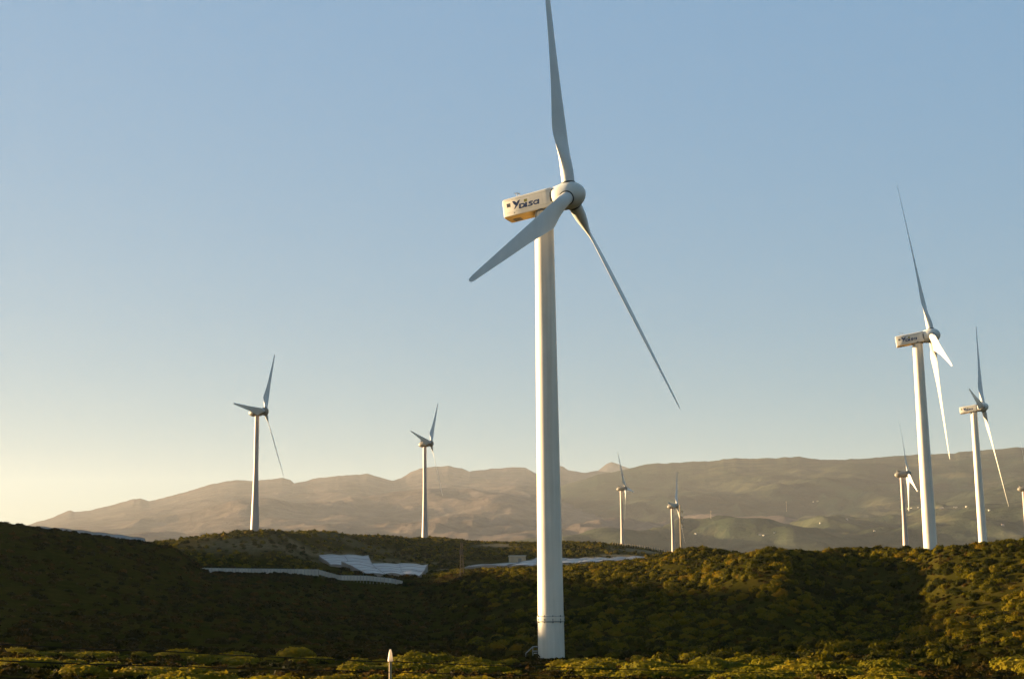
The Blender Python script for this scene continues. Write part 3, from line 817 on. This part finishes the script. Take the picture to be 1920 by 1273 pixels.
def collar_mesh(r, z, t=0.05):
    mb = MB(); n = 28
    rings = [[(rr * math.cos(2 * math.pi * k_ / n), rr * math.sin(2 * math.pi * k_ / n), zz) for k_ in range(n)] for rr, zz in ((r - 0.08, z - 0.16), (r + t, z - 0.16), (r + t, z), (r - 0.08, z))]
    mb.rings(rings); return mb.mesh('blade_collar', smooth=True)
def neck_mesh():
    mb = MB(); n = 32
    mb.rings([[(-1.36 + dx, r * math.cos(2 * math.pi * k_ / n), r * math.sin(2 * math.pi * k_ / n)) for k_ in range(n)] for dx, r in ((-0.1, 0.8), (-0.1, 0.99), (0.06, 0.99), (0.06, 0.8))])
    return mb.mesh('shaft_seal', smooth=True)

G = dict(nacelle=nacelle_mesh(), letters=letters_mesh(), dot=dot_mesh(), bird=bird_mesh(), seams=seams_mesh(), vent=vent_mesh(), hatch=hatch_mesh(), mast=mast_mesh(),
         spinner=spinner_mesh(), collar=collar_mesh(0.60, 1.14), neck=neck_mesh(), blade=blade_mesh(29.0, 2.2, 0.56))
# --- the older, smaller type: rounded nacelle on a tower that flares at the foot
def egg_mesh():
    prof_ = [(-5.2, 0.05), (-5.1, 0.45), (-4.7, 0.85), (-3.9, 1.15), (-2.8, 1.28), (-1.6, 1.25), (-0.75, 1.05), (-0.7, 0.9)]
    mb = MB(); mb.rings(lathe_x(prof_, 28, 1.0, 0.98))
    return mb.mesh('nacelle', smooth=True, angle=50)
def cap_mesh():
    prof_ = [(-0.75, 0.9), (-0.7, 1.18), (0.35, 1.2), (0.7, 1.0), (0.95, 0.65), (1.05, 0.1)]
    mb = MB(); mb.rings(lathe_x(prof_, 28)); return mb.mesh('spinner', smooth=True, angle=40)
def cooler_mesh():
    mb = MB(); mb.box((-3.4, 0, 1.3), (1.3, 1.1, 0.5)); mb.tube((-4.3, 0.2, 1.0), (-4.3, 0.2, 1.9), 0.05); mb.box((-4.3, 0.2, 1.9), (0.4, 0.1, 0.12))
    return mb.mesh('roof_cooler')
S_ = dict(nacelle=egg_mesh(), spinner=cap_mesh(), cooler=cooler_mesh(), blade=blade_mesh(22.0, 2.3, 0.5), collar=collar_mesh(0.52, 1.2))

def turbine(lettered, hub_px, d, psi, phi, tilt, cone, label, pitch=0.0, rt=0.8, rb=1.1, detail=False):
    C = at(hub_px[0], hub_px[1], d)
    psi, phi, tilt, cone = map(R, (psi, phi, tilt, cone))
    ov = 2.39 if lettered else 2.6
    bx = C[0] - ov * math.cos(psi) * math.cos(tilt); by = C[1] + ov * math.sin(psi) * math.cos(tilt)
    bz = float(height(bx, by)) - 0.25
    root = empty('wind_turbine', (bx, by, bz), -psi)
    tag(root, label, 'wind turbine', 'white wind turbines with lettered nacelles' if lettered else 'older small wind turbines with rounded nacelles')
    hz = C[2] - bz                                             # hub height
    HM = Matrix.Translation((ov * math.cos(tilt), 0, hz)) @ Matrix.Rotation(-tilt, 4, 'Y')
    top = hz - ov * math.sin(tilt) - (0.84 if lettered else 1.1)
    # tower
    prof_ = []
    if lettered:
        for t in np.linspace(0, 1, 24): prof_.append((rb + (rt - rb) * t, top * t))
    else:
        for t in np.linspace(0, 1, 24):
            z = top * t
            r_ = rt + (rb - rt) * (max(0, 1 - t / 0.55) ** 1.25) + 0.08 * (1 - t)
            prof_.append((r_, z))
    mb = MB(); mb.rings([circle(r_, z, 48) for r_, z in prof_])
    tw = mb.build('tower', M['tower'] if lettered else M['tower_old'], root, smooth=True, angle=40)
    if lettered:
        zf = 3.15
        rr_ = rb + (rt - rb) * zf / top
        mb = MB(); mb.rings([circle(rr_ + 0.002, zf - 0.05, 48), circle(rr_ + 0.045, zf, 48), circle(rr_ + 0.045, zf + 0.42, 48), circle(rr_ + 0.002, zf + 0.47, 48)], caps=False)
        fl = mb.build('flange_band', M['tower'], tw, smooth=True)
        mb = MB()
        for zz in (zf + 0.005, zf + 0.415): mb.rings([circle(rr_ + 0.05, zz - 0.014, 48), circle(rr_ + 0.054, zz, 48), circle(rr_ + 0.05, zz + 0.014, 48)], caps=False)
        for k_ in range(10):
            a_ = 2 * math.pi * k_ / 10 + 0.2; c, s = math.cos(a_), math.sin(a_)
            for zz in (zf - 0.03, zf + 0.17, zf + 0.45):
                mb.tube(((rr_ + 0.02) * c, (rr_ + 0.02) * s, zz - 0.06), ((rr_ + 0.075) * c, (rr_ + 0.075) * s, zz - 0.06), 0.035, n=8)
                mb.box(((rr_ + 0.06) * c, (rr_ + 0.06) * s, zz), (0.05, 0.05, 0.11), Matrix.Rotation(a_, 3, 'Z'))
        mb.build('band_bolts', M['seam'], tw)
        mb = MB(); mb.rings([circle(rt + 0.12, top - 0.1, 40), circle(rt + 0.12, top + 0.12, 40)]); mb.build('yaw_ring', M['seam'], tw, smooth=True)
    if detail:
        st_ = MB(); hr = MB(); M3 = Matrix.Rotation(psi, 3, 'Z')                # stair on the camera's left of the foot
        def L(p): return M3 @ Vector(p)
        for k_ in range(3): st_.box(L((-rb - 0.2 - 0.26 * k_, -0.3, 0.62 - 0.2 * k_)), (0.26, 0.7, 0.05), M3)
        for y_ in (-0.62, 0.02):
            hr.tube(L((-rb + 0.05, y_, 1.15)), L((-rb - 0.42, y_, 1.15)), 0.025)
            hr.tube(L((-rb - 0.42, y_, 1.15)), L((-rb - 1.0, y_, 0.62)), 0.025)
            hr.tube(L((-rb + 0.05, y_, 0.8)), L((-rb - 0.42, y_, 0.8)), 0.02)
            hr.tube(L((-rb - 0.42, y_, 1.15)), L((-rb - 0.42, y_, 0.3)), 0.025)
            hr.tube(L((-rb - 1.0, y_, 0.62)), L((-rb - 1.0, y_, 0.1)), 0.025)
        st = st_.build('entry_stair', M['steel'], root); hr.build('handrail', M['steel'], st)
    src = G if lettered else S_
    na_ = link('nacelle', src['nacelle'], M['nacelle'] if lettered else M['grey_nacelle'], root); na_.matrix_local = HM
    if lettered:
        for key, mt in (('letters', 'blue'), ('dot', 'olive'), ('bird', 'blue'), ('seams', 'panel_line'), ('vent', 'vent'), ('hatch', 'vent'), ('mast', 'steel')):
            link(src[key].name.split('.')[0], src[key], M[mt], na_)
    else:
        link('roof_cooler', src['cooler'], M['grey_nacelle'], na_)
    hb = link('spinner', src['spinner'], M['hub'] if lettered else M['grey_nacelle'], root); hb.matrix_local = HM
    if lettered: link('shaft_seal', src['neck'], M['seam'], hb)
    for k_ in range(3):
        BM = Matrix.Rotation(-(phi + k_ * 2 * math.pi / 3), 4, 'X')
        if True:
            co = link('blade_collar', src['collar'], M['seam'], hb); co.matrix_local = BM
        bl = link('blade', src['blade'], M['blade'], root)
        bl.matrix_local = HM @ BM @ Matrix.Rotation(cone, 4, 'Y') @ Matrix.Rotation(-R(pitch), 4, 'Z')
    return root

turbine(True, (1068, 367), 117.9, 22.3, 3.3, 7, 0.9, 'tallest and nearest white wind turbine, its upper blade cut off by the top edge', rt=0.80, rb=1.09, detail=True)
turbine(True, (1747, 629), 243.7, 14.1, 11.0, 8, 0.1, 'second largest lettered wind turbine, standing behind the shrubby right hill', pitch=7, rt=0.82, rb=1.12)
turbine(True, (1843, 763), 390.6, 25.0, 32.4, 6, 1.0, 'smallest of the lettered wind turbines, nearest to the right edge of the three', pitch=9, rt=0.82, rb=1.12)
turbine(False, (497, 771), 431.3, 13.9, 29.1, 5, -0.3, 'small wind turbine on the olive hill crest, leftmost of all the turbines', pitch=6, rt=0.68, rb=1.25)
turbine(False, (808, 831), 559.1, 16.5, 37.0, 5.2, -0.2, 'small wind turbine on the olive hill just left of the tallest tower', pitch=6, rt=0.7, rb=1.2)
turbine(False, (1173, 915), 800, 17, -28, 5, 0, 'tiny wind turbine beneath the pointed distant peak, just right of the tallest tower', pitch=6, rt=0.72, rb=1.15)
turbine(False, (1269, 948), 761, 18.1, 31.3, 5, 0, 'tiny wind turbine beside the pole with insulators, against the mountain', pitch=6, rt=0.68, rb=1.1)
turbine(False, (1703, 888), 573.4, 9.3, 7.9, 5, 0, 'small wind turbine with rounded nacelle just left of the second largest tower', pitch=6, rt=0.7, rb=1.2)
turbine(False, (1930, 915), 690, 13, 8, 5, 0, 'small wind turbine cut off by the right edge of the photo', pitch=6, rt=0.7, rb=1.2)

# ------------------------------------------------------------------ greenhouses and walls in the valley
def sheet_greenhouse(label, corners, h, span, mat=None, sag=0.25, nx=60, ny=26, tops=None):
    """plastic roof stretched over a sloping plot; corners: near left, near right, far right, far left as (photo x, distance)"""
    c = [gpt(*p) for p in corners]
    o0 = (c[0] + c[1] + c[2] + c[3]) / 4
    root = empty('plastic_greenhouse', tuple(o0))
    tag(root, label, 'greenhouse', 'white plastic greenhouses in the valley')
    Vt = []; 
    for j in range(ny + 1):
        for i in range(nx + 1):
            u, v = i / nx, j / ny
            p = (c[0] * (1 - u) + c[1] * u) * (1 - v) + (c[3] * (1 - u) + c[2] * u) * v
            w = np.linalg.norm((c[1] - c[0])[:2]) * u
            z = float(height(p[0], p[1]))
            hh_ = h if not isinstance(h, tuple) else h[0] * (1 - v) + h[1] * v
            if tops: z = ray(float(np.interp(u, *tops[0:2])), float(np.interp(u, tops[0], tops[2])))[2] * tops[3] - 0.6 * v
            zz = z + hh_ + sag * abs(math.sin(math.pi * w / span)) + 0.25 * float(vnoise(np.array([p[0] / 6]), np.array([p[1] / 6]), 77)[0])
            Vt.append((p[0] - o0[0], p[1] - o0[1], zz - o0[2]))
    fs = [(j * (nx + 1) + i, j * (nx + 1) + i + 1, (j + 1) * (nx + 1) + i + 1, (j + 1) * (nx + 1) + i) for j in range(ny) for i in range(nx)]
    mb = MB(); mb.add(Vt, fs)
    ro = mb.build('roof', mat or M['plastic'], root, smooth=True, angle=50)
    sm = ro.modifiers.new('thick', 'SOLIDIFY'); sm.thickness = 0.05; sm.offset = -1
    bt = MB(); wid = np.linalg.norm((c[1] - c[0])[:2]); ns = max(2, int(wid / span))
    for k_ in range(ns + 1):
        i = min(nx, round(k_ * nx / ns))
        col_ = [Vector(Vt[j * (nx + 1) + i]) + Vector((0, 0, 0.05)) for j in range(0, ny + 1, 2)]
        for a_, b_ in zip(col_[:-1], col_[1:]): bt.tube(a_, b_, 0.09, n=4, caps=False)
    for j in range(0, ny + 1, 6):
        row_ = [Vector(Vt[j * (nx + 1) + i]) + Vector((0, 0, 0.06)) for i in range(0, nx + 1, 2)]
        for a_, b_ in zip(row_[:-1], row_[1:]): bt.tube(a_, b_, 0.05, n=4, caps=False)
    bt.build('roof_frame', M['vent'], root)
    edge = [j * 0 + i for i in range(nx + 1)] + [j * (nx + 1) + nx for j in range(1, ny + 1)] + [ny * (nx + 1) + i for i in range(nx - 1, -1, -1)] + [j * (nx + 1) for j in range(ny - 1, 0, -1)]
    mb = MB(); n_ = len(edge)
    vs = [Vector(Vt[k_]) + Vector((0, 0, -0.08)) for k_ in edge]
    vs += [Vector((v.x, v.y, float(height(v.x + o0[0], v.y + o0[1])) - o0[2] - 0.2)) for v in vs]
    mb.add(vs, [(k_, (k_ + 1) % n_, n_ + (k_ + 1) % n_, n_ + k_) for k_ in range(n_)])
    mb.build('side_sheet', mat or M['plastic'], root)
    return root

sheet_greenhouse('pale plastic greenhouse in the valley, farther of the two left of the tallest tower', [(620, 388), (700, 388), (690, 418), (598, 408)], (0.4, 1.5), 5)
sheet_greenhouse('sagging white plastic greenhouse in the valley, in front of its paler neighbour', [(690, 356), (790, 350), (802, 390), (640, 384)], (0.3, 1.7), 4.5, sag=.35)
sheet_greenhouse('long white plastic greenhouse running behind the tallest tower', [(955, 372), (1215, 385), (1222, 425), (1010, 418)], (0.5, 1.4), 6, nx=90)
sheet_greenhouse('low strip of white plastic roofing left of the long greenhouse', [(866, 378), (950, 374), (985, 400), (880, 392)], 0.5, 5, sag=.1)
sheet_greenhouse('white plastic greenhouse peeping over the dark left hill', [(60, 318), (270, 318), (270, 345), (60, 345)], 0, 4, nx=90, tops=([0, .25, .6, 1], [60, 107, 190, 270], [993, 997, 1005.5, 1017], 330), sag=.2, mat=M['pale_plastic'])

def wall(label, pts, h, tops, name='panel_wall'):
    """white sheeting wall over points (photo x, distance), with posts"""
    P = []
    for (x0, d0), (x1, d1) in zip(pts[:-1], pts[1:]):
        n_ = max(2, int(abs(x1 - x0) / 6))
        P += [gpt(x0 + (x1 - x0) * k_ / n_, d0 + (d1 - d0) * k_ / n_) for k_ in range(n_)]
    P.append(gpt(*pts[-1]))
    o0 = P[0]
    root = empty(name, tuple(o0))
    tag(root, label, 'wall')
    mb = MB(); ps = MB()
    for k_ in range(len(P) - 1):
        a_, b_ = Vector(P[k_] - o0), Vector(P[k_ + 1] - o0)
        t = Vector((0, 0.06, 0)); hk_ = []
        for q_ in (P[k_], P[k_ + 1]):
            xx = float(to_px(q_)[0]); dd_ = math.hypot(q_[0], q_[1])
            hk_.append(max(0.15, float(ray(xx, float(np.interp(xx, tops[0], tops[1])))[2] * dd_ - q_[2])))
        hk, hk2 = hk_
        vs = [a_ - t + Vector((0, 0, hk - h)), b_ - t + Vector((0, 0, hk2 - h)), b_ - t + Vector((0, 0, hk2)), a_ - t + Vector((0, 0, hk))]
        vs += [v + 2 * t for v in vs]
        mb.add(vs, [(0, 1, 2, 3), (7, 6, 5, 4), (3, 2, 6, 7), (0, 4, 5, 1), (0, 3, 7, 4), (1, 5, 6, 2)])
        ps.tube(a_ + Vector((0, -0.1, min(-0.3, hk - h))), a_ + Vector((0, -0.1, hk + 0.12)), 0.05, n=6)
    mb.build('sheeting', M['plaster'], root); ps.build('posts', M['steel'], root)['kind'] = 'stuff'
    return root
wall('long low white sheeting wall at the edge of the dark slope', [(345, 284), (390, 292), (430, 300), (520, 304), (597, 308)], 1.35, ([340, 400, 597], [1064, 1064.5, 1067]))
wall('broken white wall curving down to the right from the long low one', [(598, 309), (640, 306), (700, 310), (735, 316), (755, 317)], 1.0, ([597, 635, 690, 735, 770], [1067.5, 1078, 1079, 1084, 1092]))

# small flat roofed building by the long greenhouse
p = gpt(970, 402)
root = empty('small_building', tuple(p), R(8))
tag(root, 'tiny ochre flat-roofed shed by the long greenhouse left of the tallest tower', 'shed')
mb = MB(); mb.box((0, 0, 1.0), (4.4, 3.0, 2.6)); mb.build('walls', M['ochre_wall'], root)
mb = MB(); mb.box((0, 0, 2.4), (4.7, 3.3, 0.2)); mb.build('roof', M['plaster'], root)
mb = MB(); mb.box((0.5, -1.52, 0.75), (0.9, 0.06, 1.9)); mb.build('door', M['vent'], root)

# ------------------------------------------------------------------ poles
def lattice_pole(p, h, w, label, name='lattice_pole', mat='rust'):
    root = empty(name, tuple(p)); tag(root, label, 'pole')
    mb = MB(); n_ = int(h / 0.9)
    def cor(z, k_): 
        s = w * (1 - 0.55 * z / h) / 2
        return Vector(((-s, s, s, -s)[k_], (-s, -s, s, s)[k_], z))
    for k_ in range(4): mb.tube(cor(0, k_) - Vector((0, 0, .4)), cor(h, k_), 0.055, n=6)
    for i in range(n_):
        z0, z1 = h * i / n_, h * (i + 1) / n_
        for k_ in range(4): mb.tube(cor(z0, k_), cor(z1, (k_ + 1) % 4), 0.03, n=4)
    mb.build('lattice', M[mat], root)
    mb = MB(); mb.box((-0.25, 0, h * 0.72), (0.5, 0.5, 0.9)); mb.build('transformer_box', M[mat], root)
    return root
lattice_pole(gpt(866, 300), 6.9, 0.75, 'rusty lattice pole standing in the valley left of the tallest tower')
p = gpt(1278, 470)
ztop = at(1278, 946, 470)[2]
root = empty('utility_pole', tuple(p)); tag(root, 'slim power pole with three insulator brackets beside the tiny turbine', 'pole')
mb = MB(); mb.tube((0, 0, -0.5), (0, 0, ztop - p[2]), 0.30, 0.16, n=10); mb.build('mast', M['wood'], root, smooth=True)
for zpx in (958, 970, 982):
    z = at(1278, zpx, 470)[2] - p[2]
    mb = MB(); mb.tube((0, 0, z), (0.95, 0, z + 0.1), 0.09, n=6); ar = mb.build('bracket', M['wood'], root)
    mb = MB(); mb.tube((0.75, 0, z + 0.05), (0.75, 0, z - 0.75), 0.28, 0.16, n=8); mb.build('insulator', M['ochre_wall'], ar)
# row of fence posts on the sandy bank
root = empty('post_fence', tuple(gpt(1150, 545))); tag(root, 'low fence of thin posts along the sandy bank right of the tallest tower', 'fence')
o0 = Vector(gpt(1150, 545)); prev = None; rails = MB()
for k_ in range(26):
    q_ = Vector(gpt(1150 + 4.6 * k_, 545 + 1.2 * k_)) - o0
    mb = MB(); mb.tube(q_ - Vector((0, 0, .3)), q_ + Vector((0, 0, 1.5)), 0.09, n=6); mb.build('post', M['wood'], root)
    if prev is not None: rails.tube(prev + Vector((0, 0, 1.3)), q_ + Vector((0, 0, 1.3)), 0.03, n=4, caps=False)
    prev = q_
rails.build('rail', M['wood'], root)

# ------------------------------------------------------------------ wire fence in the foreground
PD = 28.0
pt = at(732, 1217, PD); pb = pt.copy(); pb[2] = float(height(pt[0], pt[1]))
root = empty('wire_fence', tuple(pb)); tag(root, 'dark wire strands strung along the bottom edge, past the white-capped post', 'fence')
def wpt(x, y, d): return Vector(at(x, y, d) - pb)
for pts in ([(-300, 1199, 17), (0, 1207, 20), (320, 1221, 23.8), (640, 1236, 27.4), (735, 1240, 28.06), (1000, 1248.5, 33.5), (1280, 1257, 38), (1920, 1270, 50), (2300, 1276, 58)],
            [(-300, 1226, 17), (0, 1238, 20), (320, 1248, 23.8), (640, 1256.5, 27.4), (735, 1259, 28.06), (1070, 1267, 34), (1400, 1275, 41), (2000, 1287, 53)],
            [(-300, 1258, 17), (0, 1270, 20), (320, 1277, 23.8), (735, 1281, 28.06), (1400, 1291, 41), (2000, 1300, 53)]):
    P = [wpt(*q_) for q_ in pts]
    mb = MB()
    for a_, b_ in zip(P[:-1], P[1:]):
        nseg = 6
        for i in range(nseg):
            u, v = i / nseg, (i + 1) / nseg
            sa = Vector((0, 0, -0.01 * math.sin(math.pi * u))); sb = Vector((0, 0, -0.01 * math.sin(math.pi * v)))
            mb.tube(a_.lerp(b_, u) + sa, a_.lerp(b_, v) + sb, 0.0085, n=6, caps=False)
    mb.build('wire', M['wire'], root)
for px, d in ((-280, 17.3), (2120, 54)):
    q_ = gpt(px, d) - pb
    mb = MB(); mb.tube(Vector(q_) - Vector((0, 0, .4)), Vector(q_) + Vector((0, 0, 1.2)), 0.045, n=10); mb.build('post', M['wood'], root)
# the white capped post itself
ph = pt[2] - pb[2]
r2 = empty('fence_post', tuple(pb)); tag(r2, 'thin wooden post with a pointed white cap in the foreground', 'post')
mb = MB(); mb.tube((0, 0, -0.4), (0, 0, ph - 0.20), 0.030, 0.028, n=14); mb.build('shaft', M['wood'], r2, smooth=True)
mb = MB(); mb.rings([circle(r_, z, 16) for r_, z in ((0.028, ph - 0.225), (0.050, ph - 0.22), (0.050, ph - 0.195), (0.030, ph - 0.06), (0.016, ph), (0.004, ph + 0.006))])
mb.build('cap', M['cap'], r2, smooth=True)

# ------------------------------------------------------------------ houses far off on the mountain
dg = bpy.context.evaluated_depsgraph_get(); dg.update()
from mathutils.bvhtree import BVHTree
gmo = bpy.data.objects['green_mountain']
bv = BVHTree.FromObject(gmo, dg)
def on_mountain(x, y):
    hit = bv.ray_cast(Vector((0, 0, 0)), Vector(ray(x, y)).normalized(), 14000)
    return hit[0]
def house_meshes(w, d, h, gable):
    b = MB(); b.box((0, 0, h / 2 - 1.5), (w, d, h + 3))
    r_ = MB()
    if gable:
        hw, hd = w / 2 + .3, d / 2 + .3
        r_.add([(-hw, -hd, h + 0.01), (hw, -hd, h + 0.01), (hw, hd, h + 0.01), (-hw, hd, h + 0.01), (-hw, 0, h + 1.7), (hw, 0, h + 1.7)],
               [(0, 1, 5, 4), (2, 3, 4, 5), (0, 4, 3), (1, 2, 5), (3, 2, 1, 0)])
    else: r_.box((0, 0, h + 0.16), (w + .4, d + .4, 0.3))
    wi = MB()
    for k_ in (-0.28, 0.05, 0.33): wi.box((k_ * w, -d / 2 - 0.01, h * 0.55), (w * 0.13, 0.08, h * 0.35))
    return b.mesh('walls'), r_.mesh('roof'), wi.mesh('windows')
hm = [house_meshes(8, 7, 4, False), house_meshes(11, 7, 5, True), house_meshes(6, 6, 3.5, False)]
for k_, (x_, y_) in enumerate([(1525, 941), (1533, 940), (1538, 981), (1305, 1001), (1425, 1003), (1432, 1004), (1452, 999), (1588, 974), (1689, 955), (1855, 957), (1703, 954), (1709, 952.5), (1722, 951.5),
                               (1764, 953), (1768, 952), (1789, 951), (1793, 951.5), (1812, 950),  (1208, 986), (1212, 987), (1160, 978), (1640, 996), (1880, 985)]):
    hit = on_mountain(x_, y_)
    if hit is None: continue
    ms = hm[k_ % 3]
    root = empty('far_house', tuple(hit), rng.uniform(-0.4, 0.4))
    root.scale = [(0.55, .6, .6), (0.5, .6, .55), (0.65, .6, .6)][k_ % 3]
    row = 1685 < x_ < 1830
    tag(root, 'tiny white house in the row along the road on the right mountain' if row else 'tiny white house dotted alone on the dry lower slopes of the right mountain', 'house',
        'houses in a row along the mountain road' if row else 'scattered houses on the mountain')
    link('walls', ms[0], M['plaster'], root); link('roof', ms[1], M['roof_tile'] if k_ % 3 == 1 else M['plaster'], root); link('windows', ms[2], M['vent'], root)

for x_, yb_, yt_, lab in ((1475, 959, 940, 'faint far mast in the middle of the foothills'), (1333, 972, 957, 'faint far mast on the foothills near the power pole')):
    hit = on_mountain(x_, yb_)
    d_ = math.hypot(hit[0], hit[1]); hh_ = (yb_ - yt_) / FPX * d_
    root = empty('far_mast', tuple(hit)); tag(root, lab, 'mast')
    mb = MB(); mb.tube((0, 0, -3), (0, 0, hh_), 0.6, 0.3, n=8); mb.build('mast', M['wood'], root)
    mb = MB(); mb.box((0, 0, hh_ - 2), (6, 0.4, 0.4)); mb.box((0, 0, hh_ - 5), (5, 0.4, 0.4)); mb.build('cross_arm', M['wood'], root)

# ------------------------------------------------------------------ the air
HZ_DENS, HZ_ANISO, HZ_COL = 0.26e-4, 0.26, (0.92, 0.96, 1.0)
zb_, zt_ = -90, 1110
mb = MB(); mb.box((0, 0, (zb_ + zt_) / 2), (26000, 26000, zt_ - zb_))
hm_ = bpy.data.materials.new('haze_air'); hm_.use_nodes = True
n = hm_.node_tree; n.nodes.clear()
ou = n.nodes.new('ShaderNodeOutputMaterial'); pv = n.nodes.new('ShaderNodeVolumePrincipled')
pv.inputs['Color'].default_value = rgb(HZ_COL); pv.inputs['Density'].default_value = HZ_DENS; pv.inputs['Anisotropy'].default_value = HZ_ANISO
n.links.new(pv.outputs[0], ou.inputs['Volume'])
hz = mb.build('haze', hm_)
tag(hz, 'warm evening haze lying over the hills and mountains', kind='stuff')
